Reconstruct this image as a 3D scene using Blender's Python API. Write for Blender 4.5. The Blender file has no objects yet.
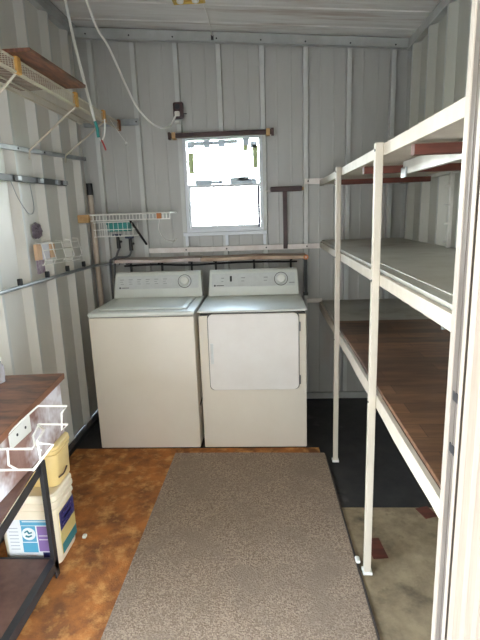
import bpy, bmesh, math, random
from mathutils import Vector, Matrix
random.seed(7)
PI = math.pi
C = bpy.context.scene.collection

# ------------------------------------------------------------------ materials
def lin(c):
    return tuple(((v/255.)/12.92 if v/255. <= .04045 else ((v/255.+.055)/1.055)**2.4) for v in c)

def mat(name, c, rough=.6, metal=0., c2=None, scale=8., detail=5., stretch=(1, 1, 1), lo=.35, hi=.65,
        bump=0., bscale=60., c3=None, scale3=3., lo3=.55, hi3=.7, spec=.5, coat=0.):
    """c, c2, c3: sRGB 0-255. Noise mix of c->c2, then blotches of c3; object coordinates."""
    m = bpy.data.materials.new(name); m.use_nodes = True
    nt = m.node_tree; n = nt.nodes; l = nt.links
    b = n['Principled BSDF']
    b.inputs['Roughness'].default_value = rough
    b.inputs['Metallic'].default_value = metal
    b.inputs['Specular IOR Level'].default_value = spec
    b.inputs['Coat Weight'].default_value = coat
    b.inputs['Base Color'].default_value = (*lin(c), 1)
    if c2 is None and not bump and c3 is None:
        return m
    tc = n.new('ShaderNodeTexCoord'); mp = n.new('ShaderNodeMapping')
    mp.inputs['Scale'].default_value = stretch
    l.new(tc.outputs['Object'], mp.inputs['Vector'])
    src = None
    def blend(prev, col, sc, d, a, bb):
        nz = n.new('ShaderNodeTexNoise'); nz.inputs['Scale'].default_value = sc
        nz.inputs['Detail'].default_value = d; nz.inputs['Roughness'].default_value = .65
        l.new(mp.outputs[0], nz.inputs['Vector'])
        mr = n.new('ShaderNodeMapRange'); mr.inputs['From Min'].default_value = a; mr.inputs['From Max'].default_value = bb
        l.new(nz.outputs['Fac'], mr.inputs['Value'])
        mx = n.new('ShaderNodeMix'); mx.data_type = 'RGBA'
        l.new(mr.outputs[0], mx.inputs['Factor'])
        if prev is None: mx.inputs['A'].default_value = (*lin(c), 1)
        else: l.new(prev, mx.inputs['A'])
        mx.inputs['B'].default_value = (*lin(col), 1)
        return mx.outputs['Result']
    if c2 is not None: src = blend(None, c2, scale, detail, lo, hi)
    if c3 is not None: src = blend(src, c3, scale3, 4., lo3, hi3)
    if src is not None: l.new(src, b.inputs['Base Color'])
    if bump:
        nz = n.new('ShaderNodeTexNoise'); nz.inputs['Scale'].default_value = bscale; nz.inputs['Detail'].default_value = 3
        l.new(mp.outputs[0], nz.inputs['Vector'])
        bp = n.new('ShaderNodeBump'); bp.inputs['Strength'].default_value = bump; bp.inputs['Distance'].default_value = .004
        l.new(nz.outputs['Fac'], bp.inputs['Height']); l.new(bp.outputs[0], b.inputs['Normal'])
    return m

def thin(name, c, k):
    """thin backlit material: part diffuse, part translucent"""
    m = bpy.data.materials.new(name); m.use_nodes = True
    nt = m.node_tree; n = nt.nodes; l = nt.links
    t = n.new('ShaderNodeBsdfTranslucent'); t.inputs[0].default_value = (*lin(c), 1)
    n['Principled BSDF'].inputs['Base Color'].default_value = (*lin(c), 1)
    mx = n.new('ShaderNodeMixShader'); mx.inputs[0].default_value = k
    l.new(n['Principled BSDF'].outputs[0], mx.inputs[1]); l.new(t.outputs[0], mx.inputs[2]); l.new(mx.outputs[0], n['Material Output'].inputs[0])
    return m
M = {}
M['wall'] = mat('painted_sheet_metal', (184, 184, 180), .42, c2=(178, 177, 173), scale=3, stretch=(2, 2, .5), c3=(178, 166, 156), scale3=1.2, lo3=.6, hi3=.8, spec=.6)
M['rib'] = mat('lit_rib_top', (206, 208, 205), .4, c2=(198, 199, 195), scale=6)  # paler rib tops: the light they catch is painted into the colour
M['side_wall'] = mat('painted_side_metal', (212, 209, 202), .44, c2=(206, 203, 195), scale=2, stretch=(2, 2, .5), spec=1.0)
M['channel'] = mat('grey_steel_channel', (184, 187, 185), .5, c2=(168, 170, 167), scale=6)
M['ceiling'] = mat('ceiling_sheet', (232, 231, 228), .5, c2=(216, 213, 208), scale=3, stretch=(.5, 5, 1), c3=(172, 152, 138), scale3=1.4, lo3=.52, hi3=.7)
M['dark_floor'] = mat('dark_floor', (52, 50, 50), .75, c2=(40, 39, 40), scale=9, c3=(82, 80, 78), scale3=3, lo3=.62, hi3=.75)
M['concrete'] = mat('stained_floor_sheet', (158, 140, 112), .8, c2=(118, 102, 80), scale=7, c3=(84, 72, 56), scale3=6, lo3=.54, hi3=.72, bump=.2)
M['rust_carpet'] = mat('rust_stained_carpet', (188, 120, 68), .95, c2=(130, 88, 60), scale=7, detail=15, lo=.38, hi=.62, c3=(216, 160, 98), scale3=11, lo3=.5, hi3=.72, bump=1., bscale=160, spec=.1)
M['rug'] = mat('grey_rug', (172, 152, 134), .97, c2=(128, 110, 96), scale=150, detail=2, lo=.4, hi=.6, c3=(140, 124, 110), scale3=4, lo3=.45, hi3=.7, bump=1., bscale=170, spec=.08)
M['rug_edge'] = mat('rug_edge', (70, 62, 58), .9)
M['enamel'] = mat('warm_lit_enamel', (224, 216, 203), .28, c2=(219, 210, 196), scale=2)  # white body enamel with warm bounced light mixed into its colour
M['enamel_top'] = mat('white_enamel', (220, 223, 218), .3, c2=(212, 214, 208), scale=3)
M['door_white'] = mat('dryer_door_enamel', (228, 224, 220), .22, c2=(220, 214, 208), scale=2)
M['seam'] = mat('dark_gap', (70, 68, 66), .6)
M['panel_grey'] = mat('console_grey', (210, 212, 211), .4, c2=(202, 204, 203), scale=30)
M['print_grey'] = mat('console_print', (150, 152, 152), .5)
M['ink'] = mat('dark_ink', (40, 40, 44), .5)
M['knob_ring'] = mat('knob_ring', (120, 120, 118), .35, metal=.5)
M['white_plastic'] = mat('white_plastic', (228, 228, 222), .4)
M['rail_white'] = mat('white_rail_paint', (232, 226, 222), .45, c2=(218, 208, 202), scale=9)
M['cream_paint'] = mat('cream_painted_steel', (196, 186, 172), .55, c2=(184, 174, 159), scale=10, stretch=(1, 1, .3))
M['white_steel'] = mat('white_painted_steel', (204, 202, 196), .38, c2=(192, 190, 182), scale=10)
M['shelf_grey'] = mat('worn_grey_board', (182, 180, 170), .38, c2=(160, 156, 144), scale=3, c3=(140, 130, 112), scale3=2.2, lo3=.52, hi3=.66)
M['ply_white'] = mat('pale_board', (206, 198, 184), .6, c2=(190, 180, 164), scale=4)
M['red_wood'] = mat('reddish_joist', (106, 54, 40), .6, c2=(78, 40, 30), scale=8, stretch=(.4, 3, 3))
M['brown_panel'] = mat('brown_plank_panel', (134, 102, 76), .4, c2=(98, 70, 50), scale=5, stretch=(1, 7, 1), lo=.38, hi=.62, c3=(140, 106, 80), scale3=2.5, lo3=.58, hi3=.75)
M['cabinet_top'] = mat('brown_veneer', (138, 92, 66), .4, c2=(84, 52, 38), scale=5, stretch=(1, 3.5, 1), lo=.35, hi=.65, c3=(70, 46, 38), scale3=5, lo3=.5, hi3=.68)
M['edge_wood'] = mat('light_edge_wood', (140, 92, 64), .5, c2=(106, 64, 44), scale=9, stretch=(3, .6, 3))
M['smeared'] = mat('smeared_paint_panel', (160, 128, 118), .5, c2=(124, 86, 74), scale=5, detail=7, c3=(226, 222, 226), scale3=3.6, lo3=.44, hi3=.6)
M['black_steel'] = mat('black_steel', (52, 52, 54), .45, c2=(40, 40, 42), scale=10)
M['dark_board'] = mat('dark_brown_board', (118, 86, 74), .55, c2=(88, 62, 54), scale=7, c3=(120, 90, 80), scale3=3, lo3=.6, hi3=.75)
M['yellow_plastic'] = mat('yellow_plastic', (232, 206, 146), .45, c2=(224, 196, 132), scale=4)
M['cream_plastic'] = mat('cream_plastic', (232, 220, 196), .42, c2=(222, 208, 182), scale=4)
M['galv'] = mat('galvanised_steel', (168, 172, 174), .4, metal=.4, c2=(146, 150, 152), scale=12)
M['wire'] = mat('coated_wire', (190, 180, 162), .45)
M['white_wire'] = mat('white_coated_wire', (236, 234, 228), .35)
M['tan'] = mat('tan_clip', (206, 158, 84), .6, c2=(184, 134, 66), scale=20)
M['brown_clip'] = mat('brown_clip', (134, 84, 52), .6)
M['veneer_board'] = mat('reddish_brown_board', (132, 84, 60), .5, c2=(84, 50, 38), scale=6, stretch=(5, 1, 1), lo=.36, hi=.6)
M['dark_wood'] = mat('dark_stained_wood', (74, 48, 46), .5, c2=(54, 34, 34), scale=12, stretch=(1, 1, 1))
M['light_wood'] = mat('light_wood', (196, 160, 112), .6, c2=(170, 130, 84), scale=14)
M['rope'] = mat('white_cable', (230, 228, 222), .5)
M['teal'] = mat('teal_plastic', (44, 138, 132), .45)
M['blue'] = mat('dark_blue_handle', (36, 46, 76), .4)
M['brass'] = mat('brass', (206, 176, 96), .3, metal=.8)
M['pvc'] = mat('pvc_pipe', (200, 186, 168), .45, c2=(182, 164, 146), scale=8)
M['black'] = mat('black_rubber', (26, 26, 28), .5)
M['red'] = mat('red_cord', (168, 56, 52), .6)
M['cord_grey'] = mat('grey_hose', (92, 92, 94), .5)
M['ledge_pale'] = mat('worn_pale_board', (206, 194, 188), .6, c2=(172, 154, 144), scale=7, stretch=(.6, 3, 1))
M['ledge_tan'] = mat('worn_tan_board', (198, 176, 154), .6, c2=(158, 128, 106), scale=7, stretch=(.6, 3, 1))
M['orange_wood'] = mat('orange_wood', (190, 120, 70), .6)
M['siding'] = mat('cream_siding', (130, 118, 106), .5, c2=(122, 110, 98), scale=30, stretch=(8, 1, .2), c3=(108, 96, 84), scale3=9, lo3=.66, hi3=.8)
M['alu'] = mat('dull_aluminium', (112, 104, 98), .5, metal=.2, c2=(96, 88, 82), scale=20, stretch=(1, 1, .3))
M['alu_light'] = mat('light_aluminium', (168, 158, 148), .4, metal=.2)
M['frame_white'] = mat('window_frame_white', (216, 220, 226), .35)
M['tape'] = thin('silver_tape', (190, 194, 200), .25)
M['olive'] = thin('olive_strip', (176, 180, 146), .28)
M['sash_dark'] = mat('dark_sash', (92, 88, 110), .5)
M['grass'] = mat('grass', (138, 150, 104), .95, c2=(160, 166, 124), scale=3, spec=.1)
M['paving'] = mat('paving', (168, 158, 150), .9, c2=(152, 143, 136), scale=3)
M['leaf'] = mat('palm_leaf', (120, 150, 92), .5)
M['bark'] = mat('palm_bark', (120, 100, 80), .9)
M['label_blue'] = mat('label_blue', (84, 158, 190), .45)
M['label_purple'] = mat('label_purple', (136, 108, 164), .45)
M['label_navy'] = mat('label_navy', (48, 50, 110), .45)
M['label_white'] = mat('label_white', (226, 228, 228), .45)
M['label_line'] = mat('label_line', (156, 164, 176), .5)
M['label_teal'] = mat('label_teal', (40, 120, 130), .45)
M['label_cream'] = mat('label_gold', (206, 186, 120), .45)
M['sticker'] = mat('faded_picture', (206, 196, 208), .6, c2=(150, 128, 150), scale=28)
M['ornament'] = mat('crumpled_dark', (74, 62, 72), .5, c2=(120, 108, 118), scale=40)
M['paper'] = mat('paper', (222, 220, 226), .7)
M['cardboard'] = mat('cardboard', (216, 180, 146), .8)

def plank_mat():
    m = mat('brown_plank_laminate', (128, 94, 68), .45, c2=(92, 64, 46), scale=4, stretch=(1, 6, 1), lo=.36, hi=.64)
    nt = m.node_tree; n = nt.nodes; l = nt.links; b = n['Principled BSDF']
    src = b.inputs['Base Color'].links[0].from_socket
    tc = n.new('ShaderNodeTexCoord'); br = n.new('ShaderNodeTexBrick')
    br.inputs['Scale'].default_value = 1.0; br.inputs['Brick Width'].default_value = .52; br.inputs['Row Height'].default_value = .095
    br.inputs['Mortar Size'].default_value = .0015; br.inputs['Bias'].default_value = 0.
    br.inputs['Color1'].default_value = (1.15, 1.1, 1.05, 1); br.inputs['Color2'].default_value = (.58, .55, .55, 1); br.inputs['Mortar'].default_value = (.35, .3, .3, 1)
    l.new(tc.outputs['Object'], br.inputs['Vector'])
    mx = n.new('ShaderNodeMix'); mx.data_type = 'RGBA'; mx.blend_type = 'MULTIPLY'; mx.inputs['Factor'].default_value = 1
    l.new(src, mx.inputs['A']); l.new(br.outputs['Color'], mx.inputs['B']); l.new(mx.outputs['Result'], b.inputs['Base Color'])
    return m
M['brown_panel'] = plank_mat()
def glass_mat():
    m = bpy.data.materials.new('window_glass'); m.use_nodes = True
    nt = m.node_tree; n = nt.nodes; l = nt.links
    n.remove(n['Principled BSDF'])
    t = n.new('ShaderNodeBsdfTransparent'); t.inputs[0].default_value = (.95, .97, .97, 1)
    g = n.new('ShaderNodeBsdfGlossy'); g.inputs['Roughness'].default_value = .03
    mx = n.new('ShaderNodeMixShader'); fr = n.new('ShaderNodeFresnel'); fr.inputs[0].default_value = 1.35
    l.new(fr.outputs[0], mx.inputs[0]); l.new(t.outputs[0], mx.inputs[1]); l.new(g.outputs[0], mx.inputs[2])
    l.new(mx.outputs[0], n['Material Output'].inputs[0])
    return m
M['glass'] = glass_mat()
def clear_mat():
    m = bpy.data.materials.new('clear_jar_glass'); m.use_nodes = True
    b = m.node_tree.nodes['Principled BSDF']
    b.inputs['Base Color'].default_value = (.86, .84, .9, 1); b.inputs['Roughness'].default_value = .15
    b.inputs['Transmission Weight'].default_value = .55
    return m
M['jar'] = clear_mat()

# ------------------------------------------------------------------ mesh helpers
class MB:
    def __init__(s): s.b = bmesh.new()
    def box(s, x0, x1, y0, y1, z0, z1, rz=0., piv=None, mtx=None):
        v = [s.b.verts.new((x, y, z)) for x in (x0, x1) for y in (y0, y1) for z in (z0, z1)]
        for f in ((0,1,3,2),(4,6,7,5),(0,4,5,1),(2,3,7,6),(0,2,6,4),(1,5,7,3)):
            s.b.faces.new([v[i] for i in f])
        if rz:
            p = Vector(piv or ((x0+x1)/2, (y0+y1)/2, 0)); R = Matrix.Rotation(rz, 3, 'Z')
            for q in v: q.co = R @ (q.co-p) + p
        if mtx:
            for q in v: q.co = mtx @ q.co
        return v
    def rbox(s, x0, x1, y0, y1, z0, z1, r=.01, seg=2, mtx=None, rz=0., piv=None):
        v = s.box(x0, x1, y0, y1, z0, z1)
        es = list({e for q in v for e in q.link_edges})
        g = bmesh.ops.bevel(s.b, geom=es, offset=r, segments=seg, affect='EDGES', profile=.5)
        nv = list({q for f in g['faces'] for q in f.verts} | {q for q in v if q.is_valid})
        if rz:
            p = Vector(piv or ((x0+x1)/2, (y0+y1)/2, 0)); R = Matrix.Rotation(rz, 3, 'Z')
            for q in nv: q.co = R @ (q.co-p) + p
        if mtx:
            for q in nv: q.co = mtx @ q.co
        return nv
    def prism(s, pts, d0, d1, axis='z'):
        """polygon pts (a,b) extruded along axis; x:(y,z) y:(x,z) z:(x,y)"""
        def P(a, b, d): return {'x': (d, a, b), 'y': (a, d, b), 'z': (a, b, d)}[axis]
        A = [s.b.verts.new(P(a, b, d0)) for a, b in pts]; B = [s.b.verts.new(P(a, b, d1)) for a, b in pts]
        n = len(pts)
        s.b.faces.new(A); s.b.faces.new(B[::-1])
        for i in range(n): s.b.faces.new((A[i], B[i], B[(i+1) % n], A[(i+1) % n]))
        return A+B
    def tube(s, pts, r, n=8, closed=False):
        pts = [Vector(p) for p in pts]; rings = []; up = None
        m = len(pts)
        for i, p in enumerate(pts):
            if closed: t = (pts[(i+1) % m]-pts[i-1]).normalized()
            else: t = (pts[min(i+1, m-1)]-pts[max(i-1, 0)]).normalized()
            if up is None: up = t.orthogonal().normalized()
            else:
                up = (up - t*up.dot(t))
                up = up.normalized() if up.length > 1e-6 else t.orthogonal().normalized()
            w = t.cross(up); rr = r[i] if isinstance(r, (list, tuple)) else r
            rings.append([s.b.verts.new(p+(up*math.cos(2*PI*k/n)+w*math.sin(2*PI*k/n))*rr) for k in range(n)])
        for i in range(m if closed else m-1):
            a, b = rings[i], rings[(i+1) % m]
            for k in range(n): s.b.faces.new((a[k], a[(k+1) % n], b[(k+1) % n], b[k]))
        if not closed: s.b.faces.new(rings[0][::-1]); s.b.faces.new(rings[-1])
    def cyl(s, a, b, r, n=20): s.tube([a, b], r, n)
    def lathe(s, prof, c, axis='z', n=24, mtx=None):
        """prof: (radius, height) list around an axis through c"""
        rings = []; c = Vector(c)
        for r_, h in prof:
            ring = []
            for k in range(n):
                a = 2*PI*k/n; u, v = r_*math.cos(a), r_*math.sin(a)
                q = {'z': (u, v, h), 'y': (u, h, v), 'x': (h, u, v)}[axis]
                q = Vector(q)
                if mtx: q = mtx @ q
                ring.append(s.b.verts.new(c+q))
            rings.append(ring)
        for a, b in zip(rings, rings[1:]):
            for k in range(n): s.b.faces.new((a[k], a[(k+1) % n], b[(k+1) % n], b[k]))
        s.b.faces.new(rings[0][::-1]); s.b.faces.new(rings[-1])
    def build(s, name, m, parent=None, smooth=False, bevel=0., loc=None):
        bmesh.ops.recalc_face_normals(s.b, faces=s.b.faces)
        if parent is not None:
            off = wl(parent)
        else:
            zs = [v.co for v in s.b.verts]
            off = Vector(((min(v.x for v in zs)+max(v.x for v in zs))/2, (min(v.y for v in zs)+max(v.y for v in zs))/2, min(v.z for v in zs)))
        for v in s.b.verts: v.co -= off
        me = bpy.data.meshes.new(name); s.b.to_mesh(me); s.b.free()
        me.materials.append(M[m] if isinstance(m, str) else m)
        if smooth:
            for p in me.polygons: p.use_smooth = True
        o = bpy.data.objects.new(name, me); C.objects.link(o)
        if parent is not None: o.parent = parent
        else: o.location = off
        if smooth:
            try: me.set_sharp_from_angle(angle=math.radians(40))
            except Exception: pass
        if bevel:
            bv = o.modifiers.new('bevel', 'BEVEL'); bv.width = bevel; bv.segments = 2; bv.limit_method = 'ANGLE'
        return o

def wl(o):
    v = Vector(o.location)
    while o.parent: o = o.parent; v += Vector(o.location)
    return v

def tag(o, label=None, cat=None, group=None, kind=None):
    if label: o['label'] = label
    if cat: o['category'] = cat
    if group: o['group'] = group
    if kind: o['kind'] = kind
    return o
def thing(name, loc, label, cat, group=None):
    o = bpy.data.objects.new(name, None); C.objects.link(o); o.location = loc; o.empty_display_size = .1
    return tag(o, label, cat, group)
def struct(o, label=None): o['kind'] = 'structure'; (label and o.__setitem__('label', label)); return o
def spl(pts, n=8):
    """Catmull-Rom through pts"""
    P = [Vector(p) for p in pts]; P = [P[0]*2-P[1]]+P+[P[-1]*2-P[-2]]; out = []
    for i in range(1, len(P)-2):
        for k in range(n):
            t = k/n; a, b, c, d = P[i-1], P[i], P[i+1], P[i+2]
            out.append(.5*((2*b)+(c-a)*t+(2*a-5*b+4*c-d)*t*t+(3*b-a-3*c+d)*t**3))
    return out+[P[-2]]

# ------------------------------------------------------------------ camera
F = 480.; PITCH, ROLL, YAW, H = map(math.radians, (12.6, 1.95, 3.3, 0)); H = 1.585
f = Vector((-math.sin(YAW)*math.cos(PITCH), math.cos(YAW)*math.cos(PITCH), -math.sin(PITCH)))
rt = f.cross(Vector((0, 0, 1))).normalized(); up = rt.cross(f)
Rv = rt*math.cos(ROLL)-up*math.sin(ROLL); Uv = up*math.cos(ROLL)+rt*math.sin(ROLL)
cam = bpy.data.cameras.new('camera'); co = bpy.data.objects.new('camera', cam); C.objects.link(co)
co.matrix_world = Matrix(((Rv.x, Uv.x, -f.x, 0), (Rv.y, Uv.y, -f.y, 0), (Rv.z, Uv.z, -f.z, H), (0, 0, 0, 1)))
cam.sensor_fit = 'VERTICAL'; cam.sensor_height = 36; cam.lens = 36*F/640; cam.clip_start = .02
bpy.context.scene.camera = co

# ------------------------------------------------------------------ room shell
XL, XR, YB, YF = -1.45, 1.12, 3.985, .86
def zc(x): return 2.993-.081*(x-XL)                 # sloping roof
PITCHX = .327
def profile(centres, a, b, depth=.038, foot=.045, top=.014, crease=True, extra=()):
    """list of (coordinate, protrusion into the room) for a ribbed sheet"""
    pts = [(a, 0), (b, 0)]
    for c in centres:
        for q, h in ((-foot, 0), (-top, depth), (top, depth), (foot, 0)):
            if a < c+q < b: pts.append((c+q, h))
        if crease:
            for fr in (PITCHX/3, 2*PITCHX/3):
                for q, h in ((-.009, 0), (0, .0018), (.009, 0)):
                    if a < c+fr+q < b: pts.append((c+fr+q, h))
    for e in extra: pts.append((e, 0))
    return sorted(pts)

# back wall with the window opening
WX0, WX1, WZ0, WZ1 = -.612, -.028, 1.452, 2.165
bm = MB()
P = profile([-1.306+PITCHX*i for i in range(-1, 9)], XL, XR, foot=.021, top=.0155, extra=(WX0, WX1))
P = [p for p in P if not (WX0 < p[0] < WX1 and False)]
for (xa, ha), (xb, hb) in zip(P, P[1:]):
    mid = (xa+xb)/2
    spans = [(0, WZ0), (WZ1, None)] if WX0 < mid < WX1 else [(0, None)]
    for z0, z1 in spans:
        v = [bm.b.verts.new(q) for q in ((xa, YB-ha, z0), (xb, YB-hb, z0), (xb, YB-hb, zc(xb) if z1 is None else z1), (xa, YB-ha, zc(xa) if z1 is None else z1))]
        bm.b.faces.new(v)
bmesh.ops.remove_doubles(bm.b, verts=bm.b.verts, dist=1e-4)
RIBS = [-1.306+PITCHX*i for i in range(-1, 9)]
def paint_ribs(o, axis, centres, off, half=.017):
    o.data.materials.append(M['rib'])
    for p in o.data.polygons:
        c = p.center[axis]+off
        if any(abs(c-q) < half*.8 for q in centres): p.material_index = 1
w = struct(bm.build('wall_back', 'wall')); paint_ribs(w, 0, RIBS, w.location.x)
sol = w.modifiers.new('thick', 'SOLIDIFY'); sol.thickness = .004; sol.offset = 0

def side_wall(name, X, sgn, centres, mname):
    bm = MB(); P = profile(centres, YF, YB, depth=.042, foot=.055, top=.012, crease=False)
    for (ya, ha), (yb, hb) in zip(P, P[1:]):
        v = [bm.b.verts.new(q) for q in ((X+sgn*ha, ya, 0), (X+sgn*hb, yb, 0), (X+sgn*hb, yb, zc(X)), (X+sgn*ha, ya, zc(X)))]
        bm.b.faces.new(v)
    bmesh.ops.remove_doubles(bm.b, verts=bm.b.verts, dist=1e-4)
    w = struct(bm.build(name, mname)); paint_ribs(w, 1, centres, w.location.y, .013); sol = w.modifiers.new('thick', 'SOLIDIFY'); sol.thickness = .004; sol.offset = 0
side_wall('wall_left', XL, 1, [2.80+.335*i for i in range(-6, 5)], 'side_wall')
M['right_wall'] = mat('painted_right_metal', (188, 187, 178), .4, c2=(178, 176, 166), scale=2, stretch=(2, 2, .5), spec=.9)
side_wall('wall_right', XR, -1, [3.14+.335*i for i in range(-7, 4)], 'right_wall')

# front wall: cream siding either side of the doorway
DX0, DX1, DZ = -1.37, .358, 2.16
def front_piece(bm, x0, x1, z0, z1):
    n = max(2, int(abs(x1-x0)/.012)); 
    prev = None
    for i in range(n+1):
        x = x0+(x1-x0)*i/n; y = YF-.002*math.cos(i*PI)-(.006 if (i % 9) in (7, 8) else 0)
        q = [bm.b.verts.new((x, y, z0)), bm.b.verts.new((x, y, z1 if z1 else zc(x)))]
        if prev: bm.b.faces.new((prev[0], q[0], q[1], prev[1]))
        prev = q
bm = MB()
front_piece(bm, DX1+.005, XR+.01, 0, None)
bm.box(DX1+.005, XR, YF+.012, YF+.03, 0, 2.7)
bm.box(XL, DX0, YF-.005, YF+.03, 0, 2.8)
bm.prism([(DX0, DZ), (DX1+.005, DZ), (DX1+.005, zc(DX1)), (DX0, zc(DX0))], YF-.005, YF+.03, 'y')
struct(bm.build('wall_front', 'siding'), 'cream ribbed outer wall beside the doorway')
# door jamb (right side of the doorway): aluminium channel
bm = MB()
bm.box(.3575, .3650, .912, .93, 0, DZ); bm.box(.3575, .362, .8645, .874, 0, DZ)
struct(bm.build('trim_1', 'alu_light', bevel=.001), 'pale aluminium door jamb edges on the right of the doorway')
bm = MB(); bm.box(.3605, .3655, .874, .912, 0, DZ); bm.box(.359, .3612, .889, .895, 0, DZ)
struct(bm.build('trim_2', 'alu'), 'dull grey groove of the door jamb')
for zz in (1.224, 1.115):
    bm = MB(); bm.box(.3588, .3606, .878, .902, zz-.009, zz+.009); bm.build('strike_plate', 'ink', bpy.data.objects['trim_2'])
bm = MB(); bm.box(DX0-.03, DX0, .864, .93, 0, DZ); bm.box(DX0, DX1+.01, .864, .93, DZ, DZ+.02)
struct(bm.build('trim_3', 'alu'), 'door frame head and left jamb')

# ceiling: ribbed sheet running across, sloping down to the right
bm = MB()
ys = []; y = YF-.02
while y < YB+.02:
    ys += [(y, 0), (y+.15, .004), (y+.205, .002), (y+.215, .007), (y+.235, .007), (y+.245, 0)]
    y += .3
ys = [p for p in ys if p[0] < YB+.02]+[(YB+.02, 0)]
for (ya, ha), (yb, hb) in zip(ys, ys[1:]):
    v = [bm.b.verts.new(q) for q in ((XL-.02, ya, zc(XL)-ha+.002), (XR+.02, ya, zc(XR)-ha), (XR+.02, yb, zc(XR)-hb), (XL-.02, yb, zc(XL)-hb+.002))]
    bm.b.faces.new(v)
bmesh.ops.remove_doubles(bm.b, verts=bm.b.verts, dist=1e-4)
w = struct(bm.build('ceiling', 'ceiling')); sol = w.modifiers.new('thick', 'SOLIDIFY'); sol.thickness = .02; sol.offset = 1

# top channels
bm = MB()
z = lambda x: zc(x)-.010
bm.prism([(XL+.04, z(XL+.04)-.072), (XR-.03, z(XR-.03)-.058), (XR-.03, z(XR-.03)), (XL+.04, z(XL+.04))], YB-.082, YB-.042, 'y')
bm.prism([(XL+.04, z(XL+.04)-.076), (XR-.03, z(XR-.03)-.062), (XR-.03, z(XR-.03)-.056), (XL+.04, z(XL+.04)-.07)], YB-.09, YB-.042, 'y')
bm.box(XR-.036, XR-.03, YB-.095, YB-.04, z(XR)-.072, z(XR)+.002)
struct(bm.build('trim_4', 'channel', bevel=.002), 'grey steel channel along the top of the back wall')
bm = MB(); bm.box(XL+.004, XL+.05, YF+.05, YB-.09, zc(XL)-.075, zc(XL)-.018)
bm.box(XL+.004, XL+.085, YF+.05, YB-.09, zc(XL)-.028, zc(XL)-.02)
struct(bm.build('trim_5', 'channel'), 'grey steel channel along the top of the left wall')
bm = MB(); bm.box(XR-.05, XR-.004, YF+.05, YB-.04, zc(XR)-.075, zc(XR)-.014)
struct(bm.build('trim_6', 'channel'), 'grey steel channel along the top of the right wall')
for i in range(8):
    x = -1.306+PITCHX*i
    b = MB(); b.cyl((x-.004, YB-.085, zc(x)-.055), (x-.004, YB-.081, zc(x)-.055), .006, 8)
    # screws are part of the trim
    o = b.build('screw', 'ink', bpy.data.objects['trim_4'])

# floor and sills
bm = MB(); bm.box(XL-.02, XR+.02, YF-.01, YB+.02, -.1, -.004)
struct(bm.build('floor', 'dark_floor'))
bm = MB(); bm.box(.36, XR-.001, .94, 2.345, -.004, .004)
struct(bm.build('trim_7', 'concrete'), 'stained beige floor sheet under the front half of the shelving')
bm = MB(); bm.box(XL+.05, XR-.05, YB-.06, YB-.04, -.003, .05)
struct(bm.build('baseboard_back', 'channel'))
bm = MB(); bm.box(XL+.045, XL+.09, YF+.08, YB-.07, -.003, .035)
struct(bm.build('baseboard_left', 'black_steel'))
bm = MB(); bm.box(XR-.085, XR-.045, YF+.1, YB-.07, -.003, .03)
struct(bm.build('baseboard_right', 'black_steel'))

# window
win = bpy.data.objects.new('window_1', None); C.objects.link(win); win.location = (-.32, YB-.03, 1.44)
struct(win, 'white framed sash window with bright daylight behind')
Y0, Y1 = YB-.05, YB+.03
bm = MB()
for a in ((-.632, -.605, 1.43, 2.185), (-.035, -.008, 1.43, 2.185)): bm.box(a[0], a[1], Y0, Y1, a[2], a[3])
bm.box(-.605, -.035, Y0, Y1, 2.15, 2.185); bm.box(-.605, -.035, Y0, Y1, 1.43, 1.468)
bm.build('window_frame', 'frame_white', win, bevel=.002)
bm = MB(); bm.box(-.66, .015, Y0-.025, Y0, 1.412, 1.44)
bm.build('window_sill', 'frame_white', win, bevel=.003)
for x in (-.635, -.31, -.005):
    bm = MB(); bm.box(x-.012, x+.012, Y0-.012, Y0+.01, 1.33, 1.412); bm.build('sill_bracket', 'frame_white', win)
bm = MB(); bm.box(-.605, -.035, Y0+.02, Y0+.045, 1.79, 1.812); bm.build('meeting_rail', 'frame_white', win)
bm = MB(); bm.box(-.603, -.59, Y0+.02, Y0+.045, 1.468, 1.79); bm.box(-.59, -.05, Y0+.02, Y0+.045, 1.468, 1.49); bm.build('lower_sash', 'frame_white', win)
bm = MB(); bm.box(-.056, -.036, Y0+.02, Y0+.045, 1.468, 1.79); bm.build('sash_edge', 'sash_dark', win)
bm = MB(); bm.box(-.605, -.035, Y0+.034, Y0+.038, 1.48, 1.80); bm.build('pane', 'glass', win)
bm = MB(); bm.box(-.605, -.035, Y0+.054, Y0+.058, 1.80, 2.15); bm.build('pane', 'glass', win)
for (x0, x1, z0, z1) in ((-.60, -.545, 2.095, 2.145), (-.545, -.47, 2.11, 2.142), (-.47, -.42, 2.095, 2.15), (-.42, -.355, 2.115, 2.14), (-.355, -.30, 2.095, 2.148), (-.30, -.20, 2.118, 2.145), (-.16, -.11, 2.10, 2.15), (-.10, -.05, 2.08, 2.13),
        (-.55, -.42, 1.812, 1.85), (-.42, -.33, 1.815, 1.842), (-.27, -.16, 1.812, 1.86), (-.16, -.06, 1.812, 1.848), (-.20, -.12, 1.835, 1.865)):
    bm = MB(); bm.box(x0, x1, Y0+.046, Y0+.05, z0, z1); bm.build('tape_strip', 'tape', win)
for (x0, x1, z0, z1) in ((-.598, -.555, 1.90, 2.06), (-.085, -.045, 1.93, 2.10), (-.16, -.12, 2.06, 2.10)):
    bm = MB(); bm.box(x0, x1, Y0+.046, Y0+.05, z0, z1); bm.build('foam_strip', 'olive', win)

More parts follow.
